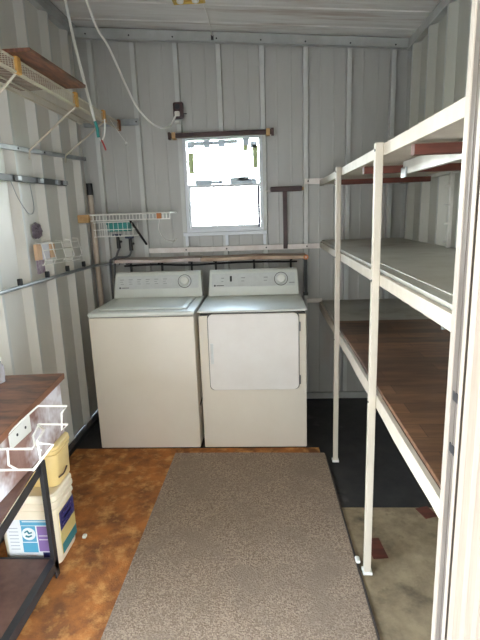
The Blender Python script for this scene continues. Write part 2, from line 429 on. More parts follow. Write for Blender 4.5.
# ------------------------------------------------------------------ outdoors (window view, plus unseen roof and wall added for light)
bm = MB(); bm.box(-30, 30, -25, 30, -.25, -.11)
struct(bm.build('ground', 'grass'), 'sunlit grass around the shed')
bm = MB(); bm.box(-9, 9, -12, YF-.02, -.109, -.01)
struct(bm.build('floor_porch', 'paving'), 'pale paving before the doorway')
bm = MB(); bm.box(-2.8, 2.8, -3.6, YF-.012, 2.62, 2.68)  # unseen roof, added to keep sky light off the doorway
struct(bm.build('ceiling_sky_block', 'ply_white'), 'unseen roof added over the doorway to cut sky light')
bm = MB(); bm.box(-7, 7, -6.2, -6.0, -.108, 3.4)  # unseen wall, added to block low sky and warm the door light
struct(bm.build('wall_door_bounce', 'paving'), 'unseen beige wall added opposite the doorway to warm its light')
for x in (-2.3, 2.3):
    bm = MB(); bm.box(x-.05, x+.05, -3.55, -3.45, -.01, 2.62); struct(bm.build('trim_8' if x < 0 else 'trim_9', 'white_steel'))
palm = thing('palm_tree', (-1.5, 7.2, -.11), 'pale palm fronds seen through the lower window pane', 'palm')
bm = MB(); bm.tube([(-1.5, 7.2, -.11), (-1.47, 7.2, .5), (-1.45, 7.2, 1.0)], [.12, .1, .09], 10); bm.build('trunk', 'bark', palm, smooth=True)
bm = MB()
for k in range(11):
    a = 2*PI*k/11+.2; L = .85+.15*math.sin(k*3)
    base = Vector((-1.45, 7.2, 1.0)); prevs = None
    for j in range(1, 11):
        t = j/10; p = base+Vector((math.cos(a)*L*t, math.sin(a)*L*t, .75*t-.75*t*t))
        q = base+Vector((math.cos(a)*L*(t-.1), math.sin(a)*L*(t-.1), .75*(t-.1)-.75*(t-.1)**2))
        side = Vector((-math.sin(a), math.cos(a), 0))
        for s in (-1, 1):
            tip = q+side*s*(.26*math.sin(PI*min(1, t+.05)))+Vector((math.cos(a)*.1, math.sin(a)*.1, -.08))
            v = [bm.b.verts.new(c) for c in (q, p, tip)]; bm.b.faces.new(v)
            v = [bm.b.verts.new(c+Vector((0, 0, -.004))) for c in (q, p, tip)]; bm.b.faces.new(v[::-1])
bm.build('fronds', 'leaf', palm)

# ------------------------------------------------------------------ carpet and rug
bm = MB(); bm.box(XL+.095, .335, .95, 3.026, -.003, .006)
tag(bm.build('carpet', 'rust_carpet'), 'rust-brown stained carpet lying on the floor under the grey rug', 'carpet')
rug = thing('rug', (-.14, 1.9, .006), 'long grey rug running from the doorway up to the washer and dryer', 'rug')
bm = MB(); v = bm.prism([(-.668, .95), (.392, .95), (.388, 1.5), (.372, 2.3), (.362, 2.935), (-.2, 2.945), (-.638, 2.945), (-.65, 2.2)], .0065, .016)
bm.build('pile', 'rug', rug, bevel=.003)
bm = MB(); bm.tube(spl([(.397, .95, .011), (.393, 1.5, .011), (.377, 2.3, .011), (.367, 2.93, .011)]), .005, 6); bm.build('edge_binding', 'rug_edge', rug)

# ------------------------------------------------------------------ washer and dryer
def tilt(y0, z0, a): return Matrix.Translation((0, y0, z0)) @ Matrix.Rotation(a, 4, 'X') @ Matrix.Translation((0, -y0, -z0))
def appliance(name, x0, x1, label, cat, dryer):
    yf, yb, zt = 3.022, 3.69, .975
    t = thing(name, ((x0+x1)/2, (yf+yb)/2, 0), label, cat)
    bm = MB(); bm.rbox(x0+.004, x1-.004, yf, yb, .012, .94, .008); bm.build('body', 'enamel', t, smooth=True)
    bm = MB(); bm.box(x0+.012, x1-.012, yf+.006, yb-.01, .938, .944); bm.build('gap', 'seam', t)
    bm = MB(); bm.rbox(x0, x1, yf-.006, yb, .958 if dryer else .943, zt, .008 if dryer else .012, 3); bm.build('top_panel', 'enamel_top', t, smooth=True)
    for sx in (x0+.05, x1-.05):
        for sy in (yf+.05, yb-.05):
            bm = MB(); bm.cyl((sx, sy, -.004 if sy > 3.5 or True else 0), (sx, sy, .014), .018, 10); bm.build('foot', 'black', t)
    # console: leaning control panel
    cx0, cx1 = x0+.012, x1-.012; yc = 3.56
    bm = MB()
    prof = [(yc, zt), (yc+.012, zt+.052), (yc+.012, zt+.06), (yc+.052, zt+.172), (yc+.062, zt+.186), (yc+.078, zt+.192), (yb-.005, zt+.185), (yb-.005, zt)]
    A = bm.prism(prof, cx0, cx1, 'x')
    for v in A:                                           # narrows slightly upwards
        k = (v.co.z-zt)/.19*.012; v.co.x += k if v.co.x < (x0+x1)/2 else -k
    bm.build('console', 'enamel_top', t, bevel=.006, smooth=True)
    sl = math.atan2(.112, .04)                            # slope of the console face
    def F_(x, s, h=0.):                                   # point on console face, s along slope, h out
        return Vector((x, yc+.012+.04*s-h*math.sin(sl), zt+.06+.112*s+h*math.cos(sl)))
    def plate(bm, xa, xb, sa, sb, h0, h1):
        vs = [bm.b.verts.new(F_(x, s, h)) for x in (xa, xb) for s in (sa, sb) for h in (h0, h1)]
        for fc in ((0,1,3,2),(4,6,7,5),(0,4,5,1),(2,3,7,6),(0,2,6,4),(1,5,7,3)): bm.b.faces.new([vs[i] for i in fc])
    bm = MB(); plate(bm, cx0+.028, cx1-.03, .06, .92, 0, .0025); bm.build('control_panel', 'panel_grey', t, bevel=.002)
    marks = []
    if not dryer:
        for k in range(6):
            xx = cx0+.05+k*.066
            marks += [(xx, xx+.03, .66, .70), (xx, xx+.022, .52, .55), (xx+.004, xx+.03, .38, .41)]
    else:
        for xx, w_ in ((.10, .02), (.25, .03), (.42, .03)):
            marks += [(cx0+xx, cx0+xx+w_, .6, .65), (cx0+xx, cx0+xx+w_*.8, .4, .44)]
        marks += [(cx1-.075, cx1-.035, .22, .28)]
    for q in marks:
        bm = MB(); plate(bm, *q, .0025, .0035); bm.build('printed_mark', 'print_grey', t)
    bm = MB(); plate(bm, cx0+.045, cx0+.057, .1, .2, .0025, .004); plate(bm, cx0+.062, cx0+.12, .13, .17, .0025, .0035)
    bm.build('emblem', 'ink', t)
    kx = cx1-.135; R_ = Matrix.Rotation(-(PI/2-sl), 4, 'X')
    n_ = Vector((0, -math.sin(sl), math.cos(sl)))
    def ring(r0, h0, h1, name_, m_, cap=None):
        b_ = MB(); c_ = F_(kx, .5)
        b_.tube([c_+n_*h0, c_+n_*h1], [r0, cap or r0], 28); return b_.build(name_, m_, t, smooth=True)
    ring(.052, .0026, .006, 'dial_ring', 'knob_ring'); ring(.046, .006, .009, 'dial_plate', 'panel_grey')
    ring(.034, .009, .024, 'knob', 'white_plastic', .028)
    if dryer:
        b_ = MB(); plate(b_, cx0+.165, cx0+.18, .4, .75, .0025, .010); b_.build('switch', 'ink', t, bevel=.001)
        # front door, rounded
        bm = MB(); bm.rbox(x0+.062, x1-.052, yf-.004, yf+.01, .432, .956, .03, 4)
        for v in bm.b.verts:
            if v.co.y < yf+.003: v.co.y = yf-.004
        o = bm.build('door_gasket', 'seam', t)
        bm = MB(); dx0, dx1, dz0, dz1, r = x0+.066, x1-.056, .436, .952, .035
        pts = []
        for cx_, cz_, a0 in ((dx1-r, dz1-r, 0), (dx0+r, dz1-r, 90), (dx0+r, dz0+r, 180), (dx1-r, dz0+r, 270)):
            for k in range(6):
                a = math.radians(a0+k*18); pts.append((cx_+r*math.cos(a), cz_+r*math.sin(a)))
        bm.prism(pts, yf-.02, yf, 'y')
        d = bm.build('door', 'door_white', t, bevel=.004, smooth=True)
        bm = MB(); bm.rbox(dx0+.012, dx0+.03, yf-.023, yf-.018, .62, .76, .002); bm.build('door_handle', 'panel_grey', d)
        for zz in (.50, .86):
            bm = MB(); bm.rbox(dx1-.004, dx1+.012, yf-.016, yf, zz-.03, zz+.03, .002); bm.build('hinge', 'knob_ring', t)
    else:
        # lid on the top panel
        bm = MB(); bm.box(x0+.055, x1-.055, yf+.06, yf+.50, zt+.0005, zt+.0015); bm.build('lid_gap', 'print_grey', t)
        bm = MB(); bm.rbox(x0+.06, x1-.06, yf+.065, yf+.495, zt+.0008, zt+.012, .004); l_ = bm.build('lid', 'enamel_top', t, smooth=True)
        bm = MB(); bm.rbox(x0+.09, x1-.09, yf+.1, yf+.47, zt+.0115, zt+.0135, .0008); bm.build('lid_inset', 'enamel_top', l_)
        bm = MB(); bm.box(x1-.0035, x1+.0, yf+.05, yf+.35, .3, .31); bm.build('side_ridge', 'seam', t)
    return t
appliance('washing_machine', -1.176, -.470, 'white top-loading washing machine with round dial, left of the dryer', 'washing machine', False)
appliance('dryer', -.450, .258, 'white clothes dryer with wide front door, right of the washing machine', 'dryer', True)

# ------------------------------------------------------------------ ledge boards behind the appliances
def ledge(x0, x1, label, m, seed):
    t = thing('ledge_board', ((x0+x1)/2, 3.84, 1.215), label, 'board', 'boards on the ledge behind the washer and dryer')
    bm = MB(); n = 14; rnd = random.Random(seed); A = []
    for i in range(n+1):
        x = x0+(x1-x0)*i/n; dz = .0025*math.sin(i*.5+seed); dy = rnd.uniform(-.004, .004)
        A.append([bm.b.verts.new((x, y, z)) for y, z in ((3.755+dy, 1.222+dz), (3.925, 1.222+dz), (3.925, 1.252+dz), (3.755+dy, 1.248+dz))])
    for a, b in zip(A, A[1:]):
        for k in range(4): bm.b.faces.new((a[k], a[(k+1) % 4], b[(k+1) % 4], b[k]))
    bm.b.faces.new(A[0]); bm.b.faces.new(A[-1][::-1])
    bm.build('board', m, t, bevel=.002)
    for fx in (.12, .5, .86):
        x = x0+(x1-x0)*fx
        bm = MB(); bm.box(x-.008, x+.008, 3.80, 3.93, 1.208, 1.218); bm.box(x-.008, x+.008, 3.915, 3.93, 1.08, 1.208)
        bm.build('bracket', 'black_steel', t)
    return t
ledge(-1.195, -.512, 'pale worn narrow board on the ledge behind the washing machine', 'ledge_pale', 1)
t = ledge(-.508, .318, 'tan worn narrow board on the ledge behind the dryer, round knot at its end', 'ledge_tan', 4)
bm = MB(); bm.cyl((.311, 3.745, 1.233), (.311, 3.76, 1.233), .02, 16); kn = bm.build('knot', 'orange_wood', t)
bm = MB(); bm.cyl((.311, 3.742, 1.233), (.311, 3.746, 1.233), .007, 12); bm.build('knot_core', 'ledge_pale', kn)
st = thing('bracket', (.315, 3.78, .93), 'black steel strap hanging down at the right end of the tan ledge board', 'bracket')
bm = MB(); bm.box(.30, .325, 3.775, 3.785, .935, 1.212); bm.build('strap', 'black', st)
bm = MB(); bm.box(.292, .328, 3.76, 3.79, .93, .952); bm.build('strap_end', 'black', st)
# cable runs behind the console under the ledge
bm = MB(); bm.tube(spl([(-1.15, 3.86, 1.19), (-.9, 3.87, 1.195), (-.6, 3.86, 1.185), (-.2, 3.87, 1.195), (.25, 3.86, 1.19)]), .007, 8)
tag(bm.build('cable', 'black'), 'dark cable running along under the ledge boards behind the appliances', 'cable')

# ------------------------------------------------------------------ rails on the back wall
def plank(name, x0, x1, z0, z1, m, label, cat, y0=None, y1=None, tiltz=0., bolts=(), group=None):
    y1 = y1 or YB-.04; y0 = y0 or y1-.018
    t = thing(name, ((x0+x1)/2, (y0+y1)/2, min(z0, z1)), label, cat, group)
    bm = MB(); bm.prism([(x0, z0-tiltz), (x1, z0+tiltz), (x1, z1+tiltz), (x0, z1-tiltz)], y0, y1, 'y'); bm.build('rail', m, t, bevel=.002)
    for x in bolts:
        bm = MB(); bm.cyl((x, y0-.004, (z0+z1)/2), (x, y0, (z0+z1)/2), .006, 10); bm.build('bolt', 'ink', t)
    return t
plank('wall_rail', -.955, .456, 1.283, 1.323, 'rail_white', 'long white steel rail across the back wall under the window', 'rail', bolts=(-.647, -.315, .007, .334))
plank('wall_rail', .332, .458, .838, .874, 'rail_white', 'short pale rail on the back wall beside the dryer, level with the brown shelf', 'rail', bolts=())
plank('wall_rail', -1.40, -.965, 2.275, 2.325, 'galv', 'short grey steel rail high in the left corner of the back wall', 'rail', bolts=(-1.306, -.98))

t = thing('shelf_bracket', (.16, 3.88, 1.29), 'dark brown wooden T-shaped bracket on the back wall right of the window', 'bracket')
bm = MB(); bm.box(.145, .178, 3.912, 3.926, 1.29, 1.74); bm.build('upright', 'dark_wood', t, bevel=.002)
bm = MB(); bm.rbox(.048, .292, 3.86, 3.926, 1.735, 1.772, .005); bm.build('cross_arm', 'dark_wood', t)
bm = MB(); bm.box(.0, .05, 3.925, 3.94, 1.738, 1.752); bm.build('metal_tab', 'white_steel', t)
bm = MB(); bm.cyl((.292, 3.90, 1.752), (.306, 3.90, 1.752), .013, 12); bm.build('end_peg', 'light_wood', t)

t = thing('curtain_rod', (-.33, 3.90, 2.15), 'dark wooden curtain rod across the top of the window', 'rod')
bm = MB(); bm.rbox(-.715, .065, 3.885, 3.915, 2.162, 2.198, .006); bm.build('rod', 'dark_wood', t)
for x in (-.688, .038):
    bm = MB(); bm.box(x-.014, x+.014, 3.878, 3.942, 2.155, 2.203); bm.build('mount', 'light_wood', t)
for x in (-.722, .072):
    bm = MB(); bm.rbox(x-.01, x+.01, 3.878, 3.922, 2.152, 2.206, .004); bm.build('finial', 'dark_wood', t)

# outlet, its cord, hanging cord
t = thing('wall_outlet', (-.645, 3.92, 2.30), 'dark brown electrical outlet box high on the back wall above the window', 'outlet')
bm = MB(); bm.rbox(-.684, -.606, 3.90, 3.944, 2.305, 2.425, .012); bm.build('box', 'dark_wood', t, smooth=True)
for zz in (2.335, 2.39):
    bm = MB(); bm.cyl((-.648, 3.893, zz), (-.648, 3.902, zz), .02, 16); bm.build('socket', 'ink', t)
bm = MB(); bm.box(-.61, -.58, 3.91, 3.918, 2.336, 2.342); bm.build('lever', 'ink', t)
t = thing('power_cord', (-.9, 3.4, 2.2), 'long white power cord hanging from the ceiling to the outlet above the window', 'cord')
bm = MB()
bm.tube(spl([(-1.046, 3.10, zc(-1.05)-.03), (-1.002, 3.2, 2.724), (-.957, 3.3, 2.618), (-.885, 3.5, 2.362), (-.818, 3.62, 2.252), (-.755, 3.72, 2.215), (-.699, 3.82, 2.24), (-.659, 3.88, 2.325)]), .0072, 8)
bm.build('cord', 'rope', t, smooth=True)
bm = MB(); bm.rbox(-.668, -.63, 3.865, 3.894, 2.318, 2.352, .006); bm.build('plug', 'rope', t)
bm = MB(); bm.rbox(-.672, -.638, 3.87, 3.896, 2.262, 2.288, .005); bm.build('spare_plug', 'white_plastic', t)
t = thing('extension_cord', (-1.03, 3.25, 2.1), 'straight white cord hanging from the ceiling before the wire shelf, teal and red end', 'cord')
bm = MB(); bm.tube(spl([(-1.187, 3.20, zc(-1.185)-.02), (-1.144, 3.20, 2.625), (-1.101, 3.20, 2.379), (-1.062, 3.20, 2.165)]), .009, 8); bm.build('cord', 'rope', t, smooth=True)
bm = MB(); bm.tube(spl([(-1.064, 3.20, 2.18), (-1.054, 3.2, 2.141), (-1.052, 3.2, 2.10), (-1.05, 3.2, 2.085)]), .010, 8); bm.build('connector', 'teal', t, smooth=True)
bm = MB(); bm.tube(spl([(-1.056, 3.22, 2.10), (-1.049, 3.24, 2.068), (-1.026, 3.24, 2.097), (-1.016, 3.24, 2.15), (-1.012, 3.24, 2.20)]), .005, 6); bm.build('loop', 'rope', t)
bm = MB(); bm.tube(spl([(-1.045, 3.24, 2.074), (-1.035, 3.24, 2.05), (-1.022, 3.24, 2.01)]), .006, 6); bm.build('tail', 'red', t)
t = thing('pull_string', (-.97, 3.6, 2.09), 'thin string with small white bead hanging near the wire shelf end', 'string')
bm = MB(); bm.tube([(-1.085, 3.60, 2.262), (-1.03, 3.6, 2.17), (-.985, 3.6, 2.105)], .0015, 5); bm.build('string', 'rope', t)
bm = MB(); bm.lathe([(.002, -.01), (.009, -.005), (.009, .005), (.002, .01)], (-.982, 3.6, 2.098), n=12); bm.build('bead', 'white_plastic', t, smooth=True)

# ceiling lamp and its wire
zl = zc(-.43)-.012
t = thing('ceiling_lamp', (-.42, 3.17, zl-.06), 'brass-edged ceiling lamp with clear glass at the top edge of the view', 'lamp')
bm = MB(); bm.rbox(-.545, -.345, 3.13, 3.375, zl-.012, zl+.004, .006); bm.build('base_plate', 'brass', t)
bm = MB(); bm.tube([(-.54, 3.14, zl-.014), (-.35, 3.14, zl-.014), (-.35, 3.365, zl-.014), (-.54, 3.365, zl-.014)], .009, 8, closed=True); bm.build('rim', 'brass', t)
for x in (-.495, -.40):
    bm = MB(); bm.lathe([(.012, .016), (.018, .010), (.024, -.002), (.02, -.012), (.006, -.018)], (x, 3.31, zl-.022), n=16); bm.build('bulb', 'white_plastic', t, smooth=True)
t = thing('lamp_wire', (-.35, 3.6, 2.84), 'thin white wire from the ceiling lamp to the top of the back wall', 'wire')
bm = MB(); bm.tube(spl([(-.36, 3.37, zc(-.36)-.022), (-.352, 3.6, zc(-.35)-.035), (-.357, 3.89, 2.862)]), .0045, 6); bm.build('wire', 'rope', t)
bm = MB(); bm.rbox(-.368, -.35, 3.884, 3.902, 2.835, 2.868, .003); bm.build('staple', 'ink', t)

# ------------------------------------------------------------------ left wall: wire shelf high up
SY0, SY1, SX, SZ = 1.75, 3.86, -1.10, 2.288
t = thing('wire_shelf', (-1.25, 2.8, 2.23), 'long cream wire shelf high on the left wall with tan clips', 'wire shelf')
bm = MB()
for x, z_ in ((SX, SZ), (SX+.004, 2.232), (-1.2, SZ-.004), (-1.3, SZ-.004), (-1.39, SZ)): bm.cyl((x, SY0, z_), (x, SY1, z_), .0055, 8)
bm.build('long_rods', 'wire', t)
bm = MB(); y = SY0+.01
while y < SY1:
    bm.tube([(-1.395, y, SZ+.004), (SX-.002, y, SZ+.004), (SX+.006, y, SZ-.004), (SX+.007, y, 2.232)], .0016, 5); y += .0254
bm.build('cross_wires', 'wire', t)
for y, m_ in ((2.30, 'tan'), (2.985, 'tan'), (3.49, 'tan'), (3.845, 'brown_clip')):
    bm = MB(); bm.rbox(SX-.005, SX+.016, y-.02, y+.02, 2.225, 2.305, .005); bm.build('clip', m_, t)
for y, y2, z2 in ((2.29, 2.28, 1.965), (2.985, 2.932, 1.985), (3.49, 3.47, 2.015)):
    bm = MB(); bm.tube([(SX, y, 2.228), (-1.385, y2, z2), (-1.39, y2, z2-.05)], .006, 8); bm.build('brace', 'wire', t)
t = thing('board', (-1.17, 2.55, 2.293), 'reddish-brown wooden board lying on the high wire shelf at left', 'board')
bm = MB(); bm.box(-1.37, -.992, 2.235, 2.87, 2.296, 2.312, rz=-.02); bm.build('panel', 'veneer_board', t, bevel=.002)

# rails, conduit and small things on the left wall
def yrail(name, y0, z0, y1, z1, h, x0, x1, m, label, cat):
    t = thing(name, ((x0+x1)/2, (y0+y1)/2, min(z0, z1)-h/2), label, cat)
    bm = MB(); bm.prism([(y0, z0-h/2), (y1, z1-h/2), (y1, z1+h/2), (y0, z0+h/2)], x0, x1, 'x'); bm.build('rail', m, t, bevel=.002)
    return t
XW = -1.407
t = yrail('wall_rail', 1.6, 1.925, 3.88, 2.034, .026, XW, XW+.02, 'galv', 'light metal rail on the left wall just below the wire shelf braces', 'rail')
for y in (2.1, 2.47, 2.8, 3.14, 3.47):
    bm = MB(); zz = 1.925+(y-1.6)*.0478; bm.cyl((XW+.02, y, zz), (XW+.024, y, zz), .006, 8); bm.build('bolt', 'ink', t)
t = yrail('tool_holder', 1.7, 1.80, 3.45, 1.826, .036, XW, XW+.018, 'black_steel', 'black tool holder strip with grey clips on the left wall', 'tool holder')
for y in (2.2, 2.5, 2.74, 3.02, 3.27, 3.40):
    bm = MB(); zz = 1.80+(y-1.7)*.015; bm.rbox(XW+.018, XW+.04, y-.022, y+.022, zz-.014, zz+.014, .004); bm.build('clip', 'galv', t)
t = thing('conduit', (-1.3, 3.0, 1.19), 'thin grey conduit along the left wall and round the back corner', 'conduit')
bm = MB(); bm.tube(spl([(-1.385, 1.5, 1.222), (-1.385, 2.5, 1.217), (-1.385, 3.2, 1.212), (-1.38, 3.7, 1.209), (-1.33, 3.88, 1.207), (-1.27, 3.915, 1.206), (-1.205, 3.918, 1.205)]), .0115, 10); bm.build('pipe', 'galv', t, smooth=True)
for y in (2.63, 2.98, 3.30, 3.61):
    bm = MB(); bm.rbox(-1.402, -1.378, y-.012, y+.012, 1.222, 1.262, .004); bm.build('clamp', 'black', t)
t = thing('wire_rack', (-1.38, 3.2, 1.30), 'small white wire rack on the left wall above the conduit', 'wire rack')
bm = MB()
for z_, x_ in ((1.44, -1.37), (1.40, -1.355), (1.335, -1.35), (1.31, -1.37)): bm.cyl((x_, 2.89, z_), (x_, 3.50, z_-.02), .0035, 6)
for y in (2.9, 3.05, 3.2, 3.35, 3.49): bm.tube([(XW, y, 1.445), (-1.37, y, 1.44), (-1.35, y, 1.335), (-1.37, y, 1.305)], .003, 6)
bm.build('frame', 'white_wire', t)
for y0, y1, label in ((2.86, 2.92, 'tan cardboard piece at the left end of the wall wire rack'), (3.05, 3.11, 'tan cardboard piece at the middle of the wall wire rack')):
    bm = MB(); bm.box(-1.40, -1.378, y0, y1, 1.342, 1.437); tag(bm.build('cardboard_piece', 'cardboard'), label, 'cardboard')
bm = MB(); bm.box(-1.402, -1.385, 2.93, 3.04, 1.34, 1.44); tag(bm.build('paper_card', 'paper'), 'white paper card between two tan pieces in the wall wire rack', 'card')
bm = MB(); bm.box(-1.449, -1.446, 2.97, 3.08, 1.245, 1.335, rz=0); tag(bm.build('sticker', 'sticker'), 'faded purple picture sticker on the left wall under the wire rack', 'sticker')
bm = MB(); rnd = random.Random(3)
bm.lathe([(.004, .038), (.02, .03), (.034, .022), (.048, .012), (.052, .002), (.045, 0)], (-1.446, 3.005, 1.515), axis='x', n=22)
for v in bm.b.verts: v.co += Vector((abs(rnd.uniform(0, .008)), rnd.uniform(-.009, .009), rnd.uniform(-.009, .009)))
tag(bm.build('wall_ornament', 'ornament'), 'crumpled dark round ornament on the left wall above the wire rack', 'ornament')
t = thing('hook_wire', (-1.42, 2.8, 1.60), 'thin bent wire hanging under the black tool holder on the left wall', 'wire')
bm = MB(); bm.tube(spl([(-1.392, 2.68, 1.795), (-1.40, 2.76, 1.70), (-1.40, 2.86, 1.62), (-1.40, 2.93, 1.65), (-1.392, 2.90, 1.795)]), .0025, 5); bm.build('strand', 'galv', t)

# vertical pvc pipe in the corner
t = thing('pipe', (-1.372, 3.90, 0), 'tan plastic pipe with black cap standing in the back left corner', 'pipe')
bm = MB(); bm.tube([(-1.372, 3.885, .055), (-1.385, 3.885, 1.76)], .021, 14); bm.build('tube', 'pvc', t, smooth=True)
bm = MB(); bm.tube([(-1.385, 3.885, 1.76), (-1.386, 3.885, 1.85)], .024, 14); bm.build('cap', 'black', t, smooth=True)
bm = MB(); bm.tube([(-1.372, 3.885, .05), (-1.372, 3.885, .06)], .03, 14); bm.build('foot', 'pvc', t)

# ------------------------------------------------------------------ wire basket shelf on the back wall
t = thing('wire_shelf', (-1.05, 3.76, 1.54), 'short white wire shelf on the back wall above the washing machine', 'wire shelf')
fy = 3.66
bm = MB()
for y, z_ in ((fy, 1.603), (fy, 1.560), (3.80, 1.603), (3.925, 1.603)): bm.cyl((-1.352, y, z_), (-.712, y, z_), .0045, 8)
bm.cyl((-1.352, fy, 1.603), (-1.352, 3.925, 1.603), .0045, 8); bm.cyl((-.712, fy, 1.603), (-.712, 3.925, 1.603), .0045, 8)
bm.build('long_rods', 'white_wire', t)
bm = MB()
for k in range(26):
    x = -1.35+k*.0255; bm.tube([(x, 3.925, 1.607), (x, fy+.003, 1.607), (x, fy-.003, 1.6), (x, fy-.003, 1.558)], .003, 5)
bm.build('cross_wires', 'white_wire', t)
bm = MB(); bm.rbox(-1.405, -1.32, 3.615, 3.655, 1.548, 1.607, .006); bm.build('end_block', 'light_wood', t)
bm = MB(); bm.tube([(-1.02, fy+.01, 1.555), (-.965, 3.9, 1.36)], .0095, 8); bm.build('brace', 'black', t)
bm = MB(); bm.rbox(-.812, -.775, fy-.012, fy-.003, 1.562, 1.602, .003); bm.build('wooden_tag', 'orange_wood', t)
t = thing('hanging_basket', (-1.1, 3.75, 1.43), 'small white wire basket hanging under the short wire shelf', 'basket')
bm = MB()
for z_ in (1.545, 1.49, 1.438):
    bm.tube([(-1.31, 3.68, z_), (-1.005, 3.68, z_), (-1.005, 3.84, z_), (-1.31, 3.84, z_)], .0028, 6, closed=True)
for k in range(9):
    x = -1.30+k*.036; bm.tube([(x, 3.68, 1.545), (x, 3.68, 1.438), (x, 3.84, 1.438), (x, 3.84, 1.545)], .002, 5)
bm.build('wires', 'white_wire', t)
t = thing('storage_box', (-1.14, 3.75, 1.445), 'teal plastic box held in the wire basket above the water valves', 'box')
bm = MB(); bm.rbox(-1.21, -1.045, 3.695, 3.82, 1.475, 1.53, .006); bm.build('body', 'teal', t)
bm = MB(); bm.rbox(-1.215, -1.04, 3.69, 3.825, 1.528, 1.54, .003); bm.build('lid', 'teal', t)
bm = MB(); bm.tube(spl([(-.79, 3.64, 1.56), (-.80, 3.66, 1.47), (-.775, 3.75, 1.40), (-.735, 3.88, 1.38), (-.72, 3.92, 1.40)]), .0035, 6)
tag(bm.build('cord', 'rope'), 'thin white cord looping from the short wire shelf down to the white rail', 'cord')

# water valves with hoses
for i, (x, z_, lab) in enumerate(((-1.185, 1.405, 'dark water valve with blue handle above the washing machine, left of the two'), (-1.085, 1.385, 'dark water valve with blue handle above the washing machine, right of the two'))):
    t = thing('water_valve', (x, 3.86, z_-.06), lab, 'valve', 'water valves on the back wall')
    bm = MB(); bm.tube([(x, 3.942, z_-.02), (x, 3.85, z_-.02)], .011, 10); bm.tube([(x, 3.86, z_+.03), (x+.003, 3.86, z_-.07)], [.013, .017], 10); bm.build('body', 'black', t, smooth=True)
    bm = MB(); bm.cyl((x, 3.86, z_+.02), (x, 3.845, z_+.035), .006, 8); bm.build('stem', 'galv', t)
    bm = MB(); bm.rbox(x-.035, x+.035, 3.832, 3.856, z_+.028, z_+.046, .006); bm.build('handle', 'blue', t)
for i, pts in enumerate((((-1.182, 3.86, 1.335), (-1.20, 3.85, 1.29), (-1.23, 3.86, 1.20), (-1.235, 3.85, 1.0), (-1.225, 3.84, .5), (-1.225, 3.84, .01)), ((-1.082, 3.86, 1.315), (-1.11, 3.85, 1.27), (-1.215, 3.80, 1.26), (-1.262, 3.84, 1.16), (-1.262, 3.86, .5), (-1.262, 3.86, .01)))):
    bm = MB(); bm.tube(spl(pts), .0085, 8)
    tag(bm.build('water_hose', 'cord_grey', smooth=True), ('grey hose running down from the left water valve', 'grey hose running down from the right water valve')[i], 'hose', 'washing machine hoses')

# ------------------------------------------------------------------ right-hand shelving
t = thing('shelving_unit', (.77, 2.4, 0), 'tall cream steel shelving unit along the right wall, three deep empty shelves', 'shelving unit')
PW = .0145
def post(x, y, z1, m='cream_paint', w=PW):
    bm = MB(); bm.rbox(x-w, x+w, y-w, y+w, .016, z1, .003); o = bm.build('post', m, t)
    bm = MB(); bm.rbox(x-w-.006, x+w+.006, y-w-.006, y+w+.006, .004, .018, .002); bm.build('foot', 'white_plastic', o)
    for zz in (1.79, 1.312, .815):
        if zz < z1: bm = MB(); bm.cyl((x-w-.003, y-.006, zz), (x-w, y-.006, zz), .005, 8); bm.build('bolt', 'ink', o)
    return o
post(.420, 2.845, 1.816); post(.420, 1.865, 1.816)
post(1.055, 2.86, 1.80, 'white_steel', .011); post(1.055, 1.865, 1.80, 'white_steel', .011)
for k in range(8):
    bm = MB(); bm.box(1.022, 1.045, 2.852, 2.868, 1.69-k*.105, 1.70-k*.105); bm.build('slot_tab', 'white_steel', t)
YN, YE = 1.02, 3.93                         # near and far ends of the shelves
FX0, FX1 = .4347, .452
def beam(name, z0, z1, m, x0=FX0, x1=FX1, y0=YN, y1=YE, wob=0):
    bm = MB(); n = 16; A = []
    for i in range(n+1):
        y = y0+(y1-y0)*i/n; d = wob*math.sin(i*1.7)
        A.append([bm.b.verts.new(q) for q in ((x0, y, z0+d), (x1, y, z0+d), (x1, y, z1+d*.4), (x0, y, z1+d*.4))])
    for a, b in zip(A, A[1:]):
        for k in range(4): bm.b.faces.new((a[k], a[(k+1) % 4], b[(k+1) % 4], b[k]))
    bm.b.faces.new(A[0]); bm.b.faces.new(A[-1][::-1])
    return bm.build(name, m, t, bevel=.0015)
beam('front_beam', 1.770, 1.812, 'cream_paint'); beam('front_beam', 1.292, 1.335, 'cream_paint'); beam('front_beam', .788, .845, 'cream_paint', wob=.004)
beam('rear_beam', 1.76, 1.80, 'white_steel', 1.05, 1.072); beam('rear_beam', 1.295, 1.335, 'white_steel', 1.05, 1.072); beam('rear_beam', .80, .845, 'white_steel', 1.05, 1.072)
beam('middle_beam', 1.722, 1.776, 'white_steel', .60, .618, 1.25, 2.20)
bm = MB(); bm.box(.592, .599, 2.13, 2.20, 1.708, 1.750); bm.build('cross_plate', 'galv', t, bevel=.001)
for y in (1.54, 2.29, 3.2):
    bm = MB(); bm.box(.4525, 1.049, y, y+.036, 1.738, 1.769); bm.build('joist', 'red_wood', t)
def board(z0, z1, y0, y1, m, x0=.447, x1=1.07, name='shelf_board'):
    bm = MB(); bm.box(x0+.006, x1, y0, y1, z0, z1); return bm.build(name, m, t, bevel=.002)
board(1.780, 1.796, YN, YE, 'ply_white', x0=.447)
o = board(1.3355, 1.348, YN, 3.935, 'shelf_grey', x1=1.074)
bm = MB(); bm.box(.50, .9, YN+.02, 2.35, 1.3475, 1.3515); o2 = bm.build('cover_sheet', 'shelf_grey', t)
o = board(.8455, .857, 3.145, 3.935, 'shelf_grey', x1=1.074); o['label'] = 'worn grey board at the far end of the lowest shelf'
o = board(.8455, .861, YN, 3.142, 'brown_panel', x1=1.074); o['label'] = 'brown wood-look panel on the lowest shelf'
